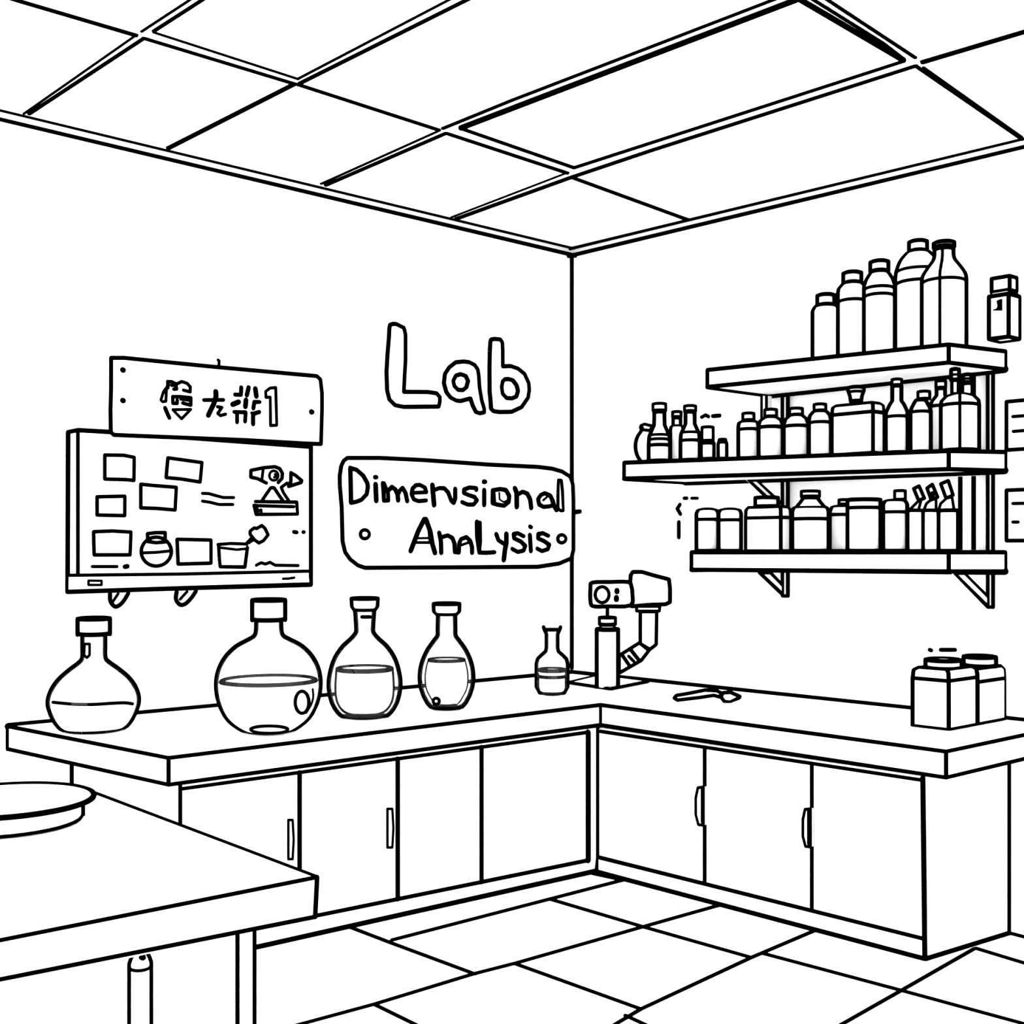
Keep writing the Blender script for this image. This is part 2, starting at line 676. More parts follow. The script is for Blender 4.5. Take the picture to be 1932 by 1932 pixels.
def on_body(c, pr, u, v, out=1.0):
    """the spot of a turned body's front that is drawn at (u, v)"""
    d = ray(u, v)
    lo = None
    t0 = depth(c)
    R = max(r for r, z in pr)
    best = None
    N = 120
    for i in range(N + 1):
        t = t0 - R * 1.3 + R * 1.3 * i / N
        p = EYE + d * t
        rr = math.hypot(p.x - c.x, p.y - c.y)
        if pr[0][1] <= p.z <= pr[-1][1] and rr <= rad_at(pr, p.z) * out:
            return p
    return EYE + d * t0


def turned(m, c, pr, wpx=6.5, n=40, rings=(), base=True, top=True, mat=0, seams=()):
    k = (wpx + INKADD) * .42 * depth(c) / F
    sh = [(max(r - k, r * .4), z) for r, z in pr]
    m.lathe(c.x, c.y, sh, n, mat)
    outline(m, c, pr, wpx)
    if base:
        m.ring(c.x, c.y, sh[0][0], pr[0][1] + .002, wpx)
    if top:
        m.ring(c.x, c.y, sh[-1][0] + k * .4, pr[-1][1], wpx)
    for v in rings:
        wd = 5.5
        if isinstance(v, tuple):
            v, wd = v
        z = zat(c, v)
        m.ring(c.x, c.y, rad_at(sh, z), z, wd)
    r_, d_ = axis_dirs(c)
    for f in seams:                       # f: -1 .. 1 across the front
        m.tube([Vector((c.x, c.y, z)) + r_ * (f * r) - d_ * (math.sqrt(1 - f * f) * r) for r, z in sh], 5)


# ------------------------------------------------------------------ foreground table
tc = onz(598, 1655, TOP)
tb = onz(180, 1497, TOP)
tab = thing('lab_table', 'large white table in the left foreground, its corner pointing into the room', 'table', (tc.x - .8, (tc.y + tb.y) / 2, 0))
xl = -6.2
fl_t = onz(0, 1774, TOP)
sl = (fl_t - tc) / (fl_t.x - tc.x)
nl = tc + sl * (xl - tc.x)
tl = Vector((xl, tb.y + .02, TOP))
m = MB()
outl = [tl, nl, tc, tb]
m.prism(outl, Vector((0, 0, -.1)))
for i in range(4):
    m.tube([outl[i], outl[(i + 1) % 4]], 7.5)
tcl = Vector((tc.x - .006, tc.y, zat(tc, 1729)))
a = ony(0, 1848, fl_t.y)
nll = tcl + (a - tcl) / (a.x - tcl.x) * (xl - tcl.x)
m.tube([tc, tcl], 9)
m.tube([tcl, nll], 8)
m.tube([tcl, tb - UP * .1], 7)
m.build('top', [LAM, INK], tab)
legy = tc.y + .06
m = MB()
a, b = ony(448, 1760, legy), ony(480, 1760, legy)
m.box(a.x, b.x, legy, legy + .05, 0, TOP - .1, 7.5)
m.build('leg', [METAL, INK], tab)
m = MB()
a = ony(447, 1760, legy + .03)
m.box(xl + .1, a.x, legy + .03, legy + .05, .0, TOP - .1)
m.build('modesty_panel', [LAM, INK], tab)
m = MB()
g = ony(261, 1830, legy - .01)
s = depth(g) / F
r = 21 * s * .95
cy = legy - .02
zt = zat(g, 1806)
prof = [(r, 0), (r, zat(g, 1815)), (r * .85, zt), (r * .5, TOP - .1)]
turned(m, Vector((g.x, cy, 0)), prof, 7, rings=[1826], base=False, top=False)
m.ball(Vector((g.x, cy - r * .4, zat(g, 1803))), 8 * s)
m.build('leg', [METAL, INK], tab)


# ------------------------------------------------------------------ flasks on the left worktop
def counter_at(u, v):
    return onz(u, v, TOP)


FLASKS = []


def flask(name, label, cat, u, vlow, prof, cap, capname, liq, liqtop=True, group='flasks lined up on the left worktop', wpx=8, sp=True):
    b = prof[0][0]
    vb = vlow - b * (vlow - HV) / F
    c = counter_at(u, vb)
    root = thing(name, label, cat, c, group)
    p = [(b, vb)] + list(prof[1:])
    p = spline(p) if sp else p
    pr = prof_m(c, p)
    pr[0] = (pr[0][0], TOP + .002)
    m = MB(zmin=TOP + .003)
    m.lathe(c.x, c.y, pr, 56, 0, captop=False)
    contour(m, c, pr, wpx)
    return root, c, pr, m


def add_cap(root, c, prof, name, wpx=8, matl=PLAS):
    pr = prof_m(c, prof)
    m = MB(zmin=TOP + .003)
    turned(m, c, pr, wpx)
    return m.build(name, [matl, INK], root)


# first flask
root, c, pr, m = flask('round_flask', 'squat onion-shaped flask with a square cap, leftmost on the worktop', 'flask', 177, 1386,
                       [(50, 0), (66, 1368), (78, 1350), (86, 1326), (82, 1304), (68, 1282), (48, 1264), (29, 1250), (22, 1241), (21.5, 1220), (21.5, 1197)], None, None, None)
gl = [(159, 1197), (158, 1240)]
body = m.build('glass', [GLASS, INK], root)
add_cap(root, c, [(30.5, 1197), (30.5, 1167)], 'cap')
m = MB(zmin=TOP + .003)
lp = [(r * .95, z) for r, z in pr if z < zat(c, 1329)]
lp[0] = (lp[0][0], TOP + .006)
lp.append((rad_at(pr, zat(c, 1328)) * .95, zat(c, 1328)))
m.lathe(c.x, c.y, lp)
r_, d_ = axis_dirs(c)
R = lp[-1][0] * .98
m.tube([ond(u, v, depth(c) - R * 1.02) for u, v in spline([(100, 1325), (120, 1327), (145, 1329), (178, 1329), (210, 1327), (235, 1326), (250, 1328)])], 5.5)
m.build('liquid', [LIQ, INK], root)
m = MB(zmin=TOP + .003)
m.prism([on_body(c, pr, u, v, 1.05) for u, v in ((160, 1215), (169, 1215), (169, 1236), (164, 1241), (159, 1236))], d_ * .01, 4.5)
m.build('neck_tag', [PAPER, INK], root)

# second flask
root, c, pr, m = flask('round_flask', 'biggest round-bellied flask with a square cap, beside the squat leftmost one', 'flask', 507, 1387,
                       [(36, 0), (58, 1370), (79, 1352), (93, 1324), (98.5, 1294), (95, 1265), (82, 1239), (62, 1219), (40, 1207), (28, 1200), (24, 1190), (23.5, 1170)], None, None, None)
m.tube([on_body(c, pr, u, v) for u, v in oval(508, 1376, 35, 6.5, 24)], 5.5, True)
hi = oval(570, 1325, 13, 21)  # highlight on the glass, drawn as an ink oval
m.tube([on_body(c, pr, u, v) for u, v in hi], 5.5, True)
m.tube([on_body(c, pr, u, v) for u, v in spline([(590, 1300), (591, 1315), (587, 1330), (578, 1345)])], 3)  # highlight arc beside it, also drawn in ink
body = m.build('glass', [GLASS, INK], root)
add_cap(root, c, [(31, 1170), (31, 1132)], 'cap')
m = MB(zmin=TOP + .003)
zl = zat(c, 1285)
lp = [(r * .96, z) for r, z in pr if z < zl]
lp[0] = (lp[0][0] * .8, TOP + .006)
lp.append((rad_at(pr, zl) * .9, zl))
m.lathe(c.x, c.y, lp)
m.ring(c.x, c.y, lp[-1][0], zl, 9.5, 48)
m.build('liquid', [LIQ, INK], root)

# third flask
root, c, pr, m = flask('round_flask', 'pear-shaped flask with a tapered stopper and rounded liquid, right of the biggest flask', 'flask', 688, 1358,
                       [(28, 0), (46, 1347), (60, 1328), (67, 1302), (66.5, 1276), (58, 1245), (43, 1221), (26, 1205), (16.5, 1193), (16, 1180), (18, 1150)], None, None, None)
m.tube([on_body(c, pr, u, v) for u, v in ((683, 1164), (698, 1164))], 6.5)
m.build('glass', [GLASS, INK], root)
add_cap(root, c, [(19, 1151), (24, 1144), (25, 1129)], 'stopper', 7)
m = MB(zmin=TOP + .003)
lp = prof_m(c, spline([(24, 1346), (40, 1338), (50, 1322), (53, 1298), (51, 1262)]))
m.lathe(c.x, c.y, lp)
contour(m, c, lp, 7.5)
m.ring(c.x, c.y, lp[-1][0], lp[-1][1], 8)
m.build('liquid', [LIQ, INK], root)

# fourth flask
root, c, pr, m = flask('round_flask', 'slim oval flask with a flared stopper and flat base, under the large text sign', 'flask', 842.5, 1341,
                       [(25, 0), (37, 1324), (47, 1302), (50.5, 1278), (47, 1252), (37, 1228), (24, 1209), (17, 1199), (16.5, 1186), (16, 1162)], None, None, None)
m.tube([on_body(c, pr, u, v) for u, v in oval(823, 1323, 6, 6, 10)], 5, True)
m.build('glass', [GLASS, INK], root)
add_cap(root, c, [(18, 1159), (24, 1153), (24.5, 1139)], 'stopper', 7)
m = MB(zmin=TOP + .003)
lp = prof_m(c, spline([(18, 1331), (28, 1317), (37, 1298), (39, 1278), (37, 1260), (33, 1245)]))
m.lathe(c.x, c.y, lp)
contour(m, c, lp, 4.5)
m.ring(c.x, c.y, lp[-1][0], lp[-1][1], 6)
m.tube([ond(u, 1331, depth(c) - lp[0][0]) for u in (836, 858)], 5)
m.build('liquid', [LIQ, INK], root)

# fifth, small open flask
root, c, pr, m = flask('open_flask', 'small open-necked flask with a lip, close to the room corner', 'flask', 1041.5, 1313,
                       [(13, 0), (23, 1307), (29.5, 1296), (29.5, 1280), (29.5, 1252), (27, 1243), (20, 1236), (12, 1229), (10.5, 1222), (10.5, 1196), (14, 1189), (16, 1183)], None, None, None, wpx=6.5, sp=False)
zl = zat(c, 1188)
m.ring(c.x, c.y, rad_at(pr, zl), zl, 5)
m.build('glass', [GLASS, INK], root)
m = MB(zmin=TOP + .003)
lp = prof_m(c, [(15, 1306), (22, 1303), (24, 1297), (24, 1275), (24.5, 1264)])
m.lathe(c.x, c.y, lp)
contour(m, c, lp[:-1], 4.5)
m.ring(c.x, c.y, lp[-1][0], lp[-1][1], 6.5)
z = zat(c, 1276)
m.ring(c.x, c.y, lp[-2][0], z, 5.5)
m.build('liquid', [LIQ, INK], root)

# ------------------------------------------------------------------ dish on the table
vb = 1553
c = onz(5, vb, TOP)
root = thing('lidded_dish', 'round flat dish with an overhanging lid on the foreground table, cut by the left edge', 'dish', c)
m = MB(zmin=TOP + .003)
zl = zat(c, 1515)
pr = [(prof_m(c, [(155, vb)])[0][0], TOP + .004), (prof_m(c, [(155, vb)])[0][0], zl)]
turned(m, c, pr, 7.5, 72, top=False)
m.build('bowl', [PLAS, INK], root)
m = MB(zmin=TOP + .003)
rr = prof_m(c, [(176, vb)])[0][0]
pr = [(rr * .99, zl), (rr, zat(c, 1509))]
m.lathe(c.x, c.y, pr, 72)
m.ring(c.x, c.y, rr, pr[1][1] - .002, 10.5, 72)
m.build('lid', [PLAS, INK], root)


# ------------------------------------------------------------------ prisms that stand square to the viewer's aisle
def slab(m, pts, dep, th, wpx=7, holes=()):
    a = [ond(u, v, dep) for u, v in pts]
    cu = sum(p[0] for p in pts) / len(pts)
    d = ray(cu, HV).normalized()
    m.prism(a, d * th, wpx, holes=[[ond(u, v, dep) for u, v in h] for h in holes])


# instrument in the corner
bF, bL, bR = onz(1152, 1303, TOP), onz(1073, 1291, TOP), onz(1222, 1289, TOP)
bB = Vector((-.03, -.30, TOP))
root = thing('digital_microscope', 'boxy microscope with a round lens on a pillar, standing in the room corner', 'microscope', onz(1147, 1290, TOP))
m = MB(zmin=TOP + .003, xmax=-.05)
q = [bF, bR, bB, bL]
m.hexa([p + UP * .004 for p in q], [p + UP * .012 for p in q])
for a, b in ((bL, bF), (bF, bR), (bR, bB), (bB, bL)):
    m.tube([a + UP * .008, b + UP * .008], 7)
m.build('base', [METAL, INK], root)
c = onz(1146, 1300, TOP)
D = depth(c)
m = MB(zmin=TOP + .003)
pr = prof_m(c, [(20, 1300), (20, 1187)])
pr[0] = (pr[0][0], TOP + .012)
turned(m, c, pr, 7.5, base=False)
m.build('pillar', [METAL, INK], root)
m = MB(zmin=TOP + .003)
turned(m, c, prof_m(c, [(13, 1187), (13, 1179)]), 4.5)
turned(m, c, prof_m(c, [(15, 1178), (15, 1165)]), 5.5)
m.build('collar', [METAL, INK], root)
m = MB(zmin=TOP + .003)
turned(m, c, prof_m(c, [(1.5, 1163), (1.5, 1146)]), 3)
m.build('stem', [METAL, INK], root)
m = MB(zmin=TOP + .003)
slab(m, cspline([(1114, 1108), (1118, 1099), (1150, 1098), (1185, 1098), (1191, 1106), (1193, 1120), (1190, 1142), (1150, 1144), (1120, 1144), (1114, 1135)], 3), D - .05, .14, 7)
head = m.build('head', [METAL, INK], root)
m = MB(zmin=TOP + .003)
slab(m, oval(1136, 1122, 13, 15), D - .07, .03, 5.5)
m.build('lens', [METAL, INK], head)
for (u, v, h) in ((1164, 1115, 4), (1163, 1129, 6)):
    m = MB(zmin=TOP + .003)
    p = ond(u, v, D - .055)
    m.tube([ond(u, v - h * .3, D - .055), ond(u, v + h * .4, D - .055)], 9)
    m.build('button', [METAL, INK], head)
m = MB(zmin=TOP + .003)
slab(m, [(1189, 1098), (1190, 1085), (1194, 1079), (1211, 1079), (1235, 1086), (1262, 1093), (1264, 1110), (1264, 1136), (1256, 1140), (1225, 1141), (1192, 1144)], D, .16, 7)
m.build('hood', [METAL, INK], root)
m = MB(zmin=TOP + .003)
slab(m, [(1201, 1144), (1245, 1144), (1244, 1153), (1201, 1153)], D + .01, .08, 5)
ac = slab(m, [(1208, 1154), (1239, 1154), (1238, 1216), (1224, 1227), (1208, 1214)], D + .02, .07, 6)
m.build('arm_tube', [METAL, INK], root)
m = MB(zmin=TOP + .003)
slab(m, [(1168, 1237), (1206, 1213), (1226, 1225), (1210, 1246), (1168, 1270)], D + .021, .07, 6)
for a, b, wd in (((1174, 1236), (1189, 1258), 6), ((1190, 1226), (1206, 1246), 6.5), ((1186, 1238), (1196, 1248), 5)):
    m.tube([ond(*a, D + .018), ond(*b, D + .018)], wd)
m.build('elbow_joint', [METAL, INK], root)

# bent spatula on the worktop
c = onz(1330, 1326, TOP)
D = depth(c)
root = thing('spatula', 'small bent spatula with a pointed tip lying on the right worktop', 'spatula', c)
m = MB(zmin=TOP + .003)
slab(m, [(1276, 1312), (1300, 1308), (1330, 1302), (1352, 1303), (1362, 1308), (1357, 1315), (1347, 1312), (1320, 1316), (1278, 1321), (1272, 1317)], D - .02, .04, 6)
m.build('handle', [METAL, INK], root)
m = MB(zmin=TOP + .003)
slab(m, [(1364, 1307), (1378, 1306), (1396, 1314), (1394, 1317), (1378, 1325), (1367, 1324), (1360, 1315)], D - .02, .04, 6.5)
m.build('blade', [METAL, INK], root)


# ------------------------------------------------------------------ square jars
def square_jar(name, label, cat, x0, x1, y0, y1, zb, rows, lid, group, inset=.03, wpx=7.5, lidname='lid', seams=True, ringw=6.5, lim={}):
    """a box-bodied jar: rows = (ring row, shoulder row); lid = (u0, u1, top row, bottom row)"""
    x0, x1 = sorted((x0, x1))
    y0, y1 = sorted((y0, y1))
    fc = Vector((x0, y0, zb))
    ctr = Vector(((x0 + x1) / 2, (y0 + y1) / 2, zb))
    root = thing(name, label, cat, ctr, group)
    zr, zs = zat(fc, rows[0]), zat(fc, rows[1])
    m = MB(zmin=zb)
    i = inset

    def q(z, k=0.0):
        return [Vector((x0 + k, y0 + k, z)), Vector((x1 - k, y0 + k, z)), Vector((x1 - k, y1 - k, z)), Vector((x0 + k, y1 - k, z))]
    m.lim.update(lim)
    lev = [q(zb), q(zr), q(zr + (zs - zr) * .75, i * .15), q(zs, i)]
    for a, b in zip(lev, lev[1:]):
        m.hexa(a, b)
    for k, l in enumerate(lev):
        if k != 2:
            m.tube(l, wpx if k == 0 else ringw, True)
    for k in (0, 1, 3):
        m.tube([l[k] for l in lev], wpx)
    m.build('body', [PLAS, INK], root)
    if lid:
        u0, u1, v0, v1 = lid
        s = depth(ctr) / F
        m = MB()
        cc = onplane((u0 + u1) / 2, v1, ctr, FW)
        cc = Vector((cc.x, cc.y, 0))
        p = prof_m(cc, [((u1 - u0) / 2, v1), ((u1 - u0) / 2, v0)])
        p[0] = (p[0][0], min(p[0][1], zs + .004))
        turned(m, cc, p, wpx)
        m.build(lidname, [PLAS, INK], root)
    return root


jf = onz(1790, 1379, TOP)
jl = onx(1722, 1372, jf.x)
jr = ony(1842, 1370, jf.y)
je = ony(1899, 1358, jf.y)
square_jar('square_jar', 'front one of two square lidded jars on the right worktop', 'jar', jf.x, jr.x, jf.y, jl.y, TOP + .003, (1285, 1265), (1746, 1814, 1245, 1261), 'square jars on the right worktop', .02, lim=dict(xmax=jr.x + .005))
square_jar('square_jar', 'rear one of two square lidded jars on the right worktop, against the wall', 'jar', jr.x + .012, je.x, jf.y, jl.y, TOP + .003, (1287, 1264), (1818, 1879, 1239, 1254), 'square jars on the right worktop', .02, lim=dict(xmin=jr.x + .007, xmax=-.05))

# ------------------------------------------------------------------ wall shelves
XS, XB = -.577, -.03
YN = onx(1790, 650, XS).y
shelves = {}


def shelf(key, label, ft, fb, nt, nb, backn):
    """front corners: far top, far bottom, near top, near bottom (drawn)"""
    a, b = onx(*ft, XS), onx(*fb, XS)
    c_, d_ = onx(*nt, XS), onx(*nb, XS)
    b.y = a.y
    c_.y = d_.y = YN
    bn = Vector((XB, YN, 0))
    bt, bb = zat(bn, backn[0]), zat(bn, backn[1])
    B4 = [Vector((XS, YN, d_.z)), Vector((XB, YN, bb)), Vector((XB, a.y, b.z)), Vector((XS, a.y, b.z))]
    T4 = [Vector((XS, YN, c_.z)), Vector((XB, YN, bt)), Vector((XB, a.y, a.z)), Vector((XS, a.y, a.z))]
    m = MB(xmax=-.032)
    m.hexa(B4, T4, {0: 7.5, 1: 13, 2: 9, **{k: 7.5 for k in range(3, 12)}})
    o = m.build('wall_shelf', [LAM, INK], origin=Vector((XB, (a.y + YN) / 2, b.z)))
    tag(o, label, 'shelf', 'long shelves on the right wall')

    def top(x, y):
        f = (y - YN) / (a.y - YN)
        g = (x - XS) / (XB - XS)
        n_ = c_.z + (bt - c_.z) * g
        return n_ + (a.z - n_) * f
    def under(y):
        return d_.z + (b.z - d_.z) * (y - YN) / (a.y - YN)
    shelves[key] = (top, under)


shelf('top', 'topmost shelf on the right wall, holding the tallest bottles', (1335, 698), (1335, 730), (1790, 650), (1790, 684), (663, 697))
shelf('mid', 'middle and longest shelf on the right wall, crowded with bottles', (1178, 873), (1178, 903), (1790, 851), (1790, 885), (853, 888))
shelf('low', 'lowest shelf on the right wall, at eye level with jars', (1305, 1042), (1305, 1075), (1786, 1042), (1786, 1078), (1042, 1078))


def upright(label, u0, u1, v0, v1, braces, posts):
    a, b = onx(u0, v0, -.004), onx(u1, v0, -.004)
    z1, z0 = zat(a, v0), zat(a, v1)
    root = thing('shelf_upright', label, 'shelf bracket', Vector((0, (a.y + b.y) / 2, z0)), 'metal uprights carrying the wall shelves')
    m = MB(xmin=-.0305)
    m.box(-.022, -.002, a.y, b.y, z0, z1)
    for p in (a, b):
        m.tube([Vector((-.022, p.y, z0)), Vector((-.022, p.y, z1))], 6.5)
    m.tube([Vector((-.02, a.y, z0)), Vector((-.02, b.y, z0))], 6)
    m.build('rail', [METAL, INK], root)
    yr = a.y
    for pts, under in braces:
        m = MB(zmax=shelves[under][1](yr) - .013)
        m.prism([ony(u, v, yr) for u, v in pts], Vector((0, .02, 0)), 6.8)
        m.build('brace', [METAL, INK], root)
    for (pu0, pu1, va, vb, un, on) in posts:
        p, q = onx(pu0, va, -.10), onx(pu1, va, -.10)
        m = MB(zmax=shelves[un][1](p.y) - .012, zmin=shelves[on][0](p.x, p.y) + .012)
        m.box(-.10, -.05, p.y, q.y, zat(p, vb), zat(p, va))
        for e in (p, q):
            m.tube([Vector((-.10, e.y, zat(p, vb))), Vector((-.10, e.y, zat(p, va)))], 4.5 if pu1 - pu0 < 12 else 8)
        m.build('post', [METAL, INK], root)


upright('shelf upright nearer the room corner, with slanted braces', 1480, 1490, 740, 1124,
        [([(1433, 1080), (1453, 1080), (1484, 1109), (1484, 1124), (1479, 1124)], 'low'), ([(1413, 905), (1428, 905), (1482, 956), (1482, 970), (1478, 968)], 'mid')],
        [(1437, 1446, 735, 872, 'top', 'mid')])
upright('shelf upright at the near end of the shelves, with one brace below', 1867, 1877, 700, 1145,
        [([(1802, 1081), (1820, 1081), (1869, 1130), (1869, 1145), (1864, 1145)], 'low')],
        [(1812, 1837, 885, 1045, 'mid', 'low'), (1812, 1837, 690, 855, 'top', 'mid')])


def shelf_spot(key, u, x):
    p = onx(u, 900, x)
    return Vector((p.x, p.y, shelves[key][0](p.x, p.y) + .005))


def bottle(name, label, cat, key, u, x, prof, rings=(), cap=None, capname='cap', group=None, wpx=7, seams=(), sp=False, capu=None, neck=None):
    """prof: (half-width, row) upwards from the shoulder; the foot takes the first half-width"""
    c = shelf_spot(key, u, x)
    root = thing(name, label, cat, c, group)
    p = spline(prof, 4) if sp else list(prof)
    pr = prof_m(c, p)
    pr = [(pr[0][0], c.z)] + pr
    m = MB(zmin=c.z)
    turned(m, c, pr, wpx, rings=rings, top=True, seams=seams)
    m.build('body', [PLAS, INK], root)
    if neck:
        m = MB()
        turned(m, c, prof_m(c, neck), wpx)
        m.build('neck', [PLAS, INK], root)
    if cap:
        cc = c
        if capu:
            dv = onx(capu, 900, x)
            cc = Vector((dv.x, dv.y, c.z))
        m = MB()
        turned(m, cc, prof_m(cc, cap), wpx if key == 'top' else 5)
        m.build(capname, [PLAS, INK], root)
    return root, c


GT = 'bottles on the top shelf'
bottle('reagent_bottle', 'shortest capped bottle, first from the left on the top shelf', 'bottle', 'top', 1558, -.22,
       [(25, 587), (22, 581), (18, 577)], cap=[(16, 576), (16, 557)], group=GT)
bottle('reagent_bottle', 'second bottle from the left on the top shelf, with one line below its shoulder', 'bottle', 'top', 1608, -.30,
       [(27, 552), (26, 545), (19, 537), (15, 535)], [568], [(17, 534), (17, 515)], group=GT)
bottle('reagent_bottle', 'third bottle from the left on the top shelf, with two bands around its shoulder', 'bottle', 'top', 1659, -.38,
       [(29, 540), (25, 528), (18, 517), (14, 513)], [544, 558], [(17, 512), (17, 494)], group=GT)
bottle('reagent_bottle', 'tall dome-shouldered bottle behind the pinched-neck bottle on the top shelf', 'bottle', 'top', 1732, -.13,
       [(43, 525), (41, 510), (34, 492), (23, 479), (17, 475)], [511, 534], [(17, 474), (17, 456)], group=GT, sp=True)
bottle('reagent_bottle', 'tall pinched-neck bottle at the right end of the top shelf', 'bottle', 'top', 1781, -.31,
       [(42, 530), (40, 519), (30, 504), (21, 492), (18, 482), (18, 470)], [531], [(19.5, 467), (19.5, 458)], group=GT, seams=(-.2,), sp=True)

# bottle fixed to the wall right of the top shelf
xf = -.15
e = onx(1903, 600, xf)
l = onx(1866, 600, xf)
rr = ony(1923, 600, e.y)
c = Vector(((xf + rr.x) / 2, (e.y + l.y) / 2, zat(e, 635)))
root = thing('wall_dispenser', 'square bottle fixed to the wall right of the top shelf, with a dark patch', 'bottle', c)
m = MB()
zt, zs = zat(e, 554), zat(e, 545)
m.box(xf, rr.x, e.y, l.y, zat(e, 635), zt, 7.5)
k = .018
q0_ = [Vector((x, y, zt)) for x, y in ((xf, e.y), (rr.x, e.y), (rr.x, l.y), (xf, l.y))]
q1_ = [Vector((x, y, zs)) for x, y in ((xf + k, e.y + k), (rr.x - k, e.y + k), (rr.x - k, l.y - k), (xf + k, l.y - k))]
m.hexa(q0_, q1_)
m.tube([q0_[1], q1_[1]], 5)
m.build('body', [PLAS, INK], root)
m = MB()
m.prism([onx(u, v, xf - .004) for u, v in ((1888, 565), (1890, 565), (1890, 585), (1874, 585), (1880, 583), (1883, 578), (1881, 568))], Vector((.004, 0, 0)), 1, mat=1)
m.build('label', [PAPER, INK], root)
m = MB()
lx = onx(1871, 530, xf + .02)
rx = onx(1905, 530, xf + .02)
ex = ony(1914, 530, rx.y)
m.box(xf + .02, ex.x + .02, rx.y, lx.y, zs, zat(lx, 526), 7)
m.build('cap', [PLAS, INK], root)
m = MB()
m.box(rr.x, -.002, e.y + .02, l.y - .02, zat(e, 620), zat(e, 565))
m.build('wall_mount', [PLAS, INK], root)

# middle shelf
GM = 'vessels on the middle shelf'
c = shelf_spot('mid', 1219, -.47)
root = thing('jug', 'round-backed jug with a flared lip, far left on the middle shelf', 'jug', c, GM)
m = MB()
pr = prof_m(c, spline([(11, 868), (17, 858), (20, 842), (17, 826), (9, 813), (10, 806)], 4))
pr[0] = (pr[0][0], c.z)
m.lim['zmin'] = c.z
turned(m, c, pr, 7)
m.build('body', [PLAS, INK], root)
m = MB()
slab(m, [(1209, 803), (1216, 800), (1232, 804), (1226, 812), (1214, 811)], depth(c) - .04, .05, 5)
m.build('lip', [PLAS, INK], root)
bottle('conical_flask', 'tallest conical flask with striped belly in front of the jug on the middle shelf', 'flask', 'mid', 1244, -.50,
       [(20, 838), (19, 824), (14, 812), (10, 803), (9.5, 790), (9.5, 777)], [(821, 5), (829, 5), (840, 6)], [(12, 775), (12, 762)], group=GM)
bottle('slim_bottle', 'slim small bottle between the two flasks at the left of the middle shelf', 'bottle', 'mid', 1277, -.38,
       [(12, 812), (11, 806), (7, 804), (7, 788)], [804], [(8, 787), (8, 777)], group=GM, wpx=6)
bottle('conical_flask', 'second conical flask on the middle shelf, narrow-necked with two bands', 'flask', 'mid', 1302, -.46,
       [(18, 832), (17, 819), (12, 808), (8.5, 800), (8.5, 777)], [(816, 5), 831], [(10.5, 776), (10.5, 766)], 'lip', GM)
bottle('stubby_bottle', 'stubby bottle with a tall square cap, right of the second flask on the middle shelf', 'bottle', 'mid', 1335, -.53,
       [(12, 836)], [(834, 7)], [(10.5, 832), (10.5, 806)], group=GM, wpx=6)
bottle('small_vial', 'tiniest vial with a dark cap, standing alone before the gap on the middle shelf', 'vial', 'mid', 1363, -.50,
       [(8, 838), (7, 834)], cap=[(6.5, 832), (6, 829)], group=GM, wpx=6)
bottle('storage_jar', 'narrow capped jar on the middle shelf, first right of the gap after the tiny vial', 'jar', 'mid', 1412, -.34,
       [(19, 806), (18, 799), (12, 796)], [810], [(10.5, 793), (10.5, 780)], group=GM)
bottle('storage_jar', 'round-shouldered jar on the middle shelf below the pair of thin posts', 'jar', 'mid', 1454, -.34,
       [(22.5, 803), (20, 795), (13, 790), (8, 788)], [(806, 6.5)], [(11, 786), (11, 773)], group=GM)
bottle('storage_jar', 'domed jar with a wide low cap, third of the capped jars on the middle shelf', 'jar', 'mid', 1502, -.34,
       [(23, 801), (20, 792), (13, 786), (8, 785)], [(804, 6)], [(12, 783), (12, 771)], group=GM)
bottle('storage_jar', 'slope-shouldered bottle directly left of the big stoppered box on the middle shelf', 'bottle', 'mid', 1547, -.34,
       [(20.5, 793), (19, 785), (13, 778), (9, 777)], [797], [(11, 775), (11, 763)], group=GM)

xq = -.44
e, l = onx(1647, 800, xq), onx(1570, 800, xq)
r2 = ony(1667, 800, e.y)
zb = shelves['mid'][0](xq, l.y) + .006
root = square_jar('box_canister', 'widest square canister with a flared stopper, in the middle of the middle shelf', 'canister', xq, r2.x, e.y, l.y, zb, (776, 759), None, GM, .015, 6.5)
cc = onx(1615, 800, (xq + r2.x) / 2)
m = MB()
turned(m, cc, prof_m(cc, [(10, 757), (11, 748), (15, 736), (14, 731)]), 6.5, rings=[(739, 5)])
m.build('stopper', [PLAS, INK], root)
bottle('long_neck_flask', 'long-necked flask whose neck reaches the top shelf, right of the wide canister', 'flask', 'mid', 1692, -.40,
       [(20.5, 786), (20, 778), (14, 765), (8.5, 757), (8.5, 728)], [786], [(9, 727), (9, 716)], 'stopper', GM)
bottle('slant_bottle', 'slant-shouldered bottle with a square cap, right of the long-necked flask', 'bottle', 'mid', 1737, -.38,
       [(19, 776), (17, 770), (10, 757), (8, 755)], [777], [(11, 753), (11, 739)], group=GM, capu=1743)
bottle('neck_bottle', 'bottle with a slim capped neck, half hidden behind the two-necked vessel', 'bottle', 'mid', 1775, -.20,
       [(20, 766), (17, 758), (9, 748), (8, 746), (8, 733)], [766], [(9, 732), (9, 719)], group=GM, wpx=6.5)
root, c = bottle('two_neck_vessel', 'wide dome-topped vessel with two thin necks at the right end of the middle shelf', 'vessel', 'mid', 1811, -.36,
                 [(36, 764), (35, 757), (27, 749), (14, 745), (4, 744)], [(764, 6)], None, group=GM, seams=(0.0,), sp=False)
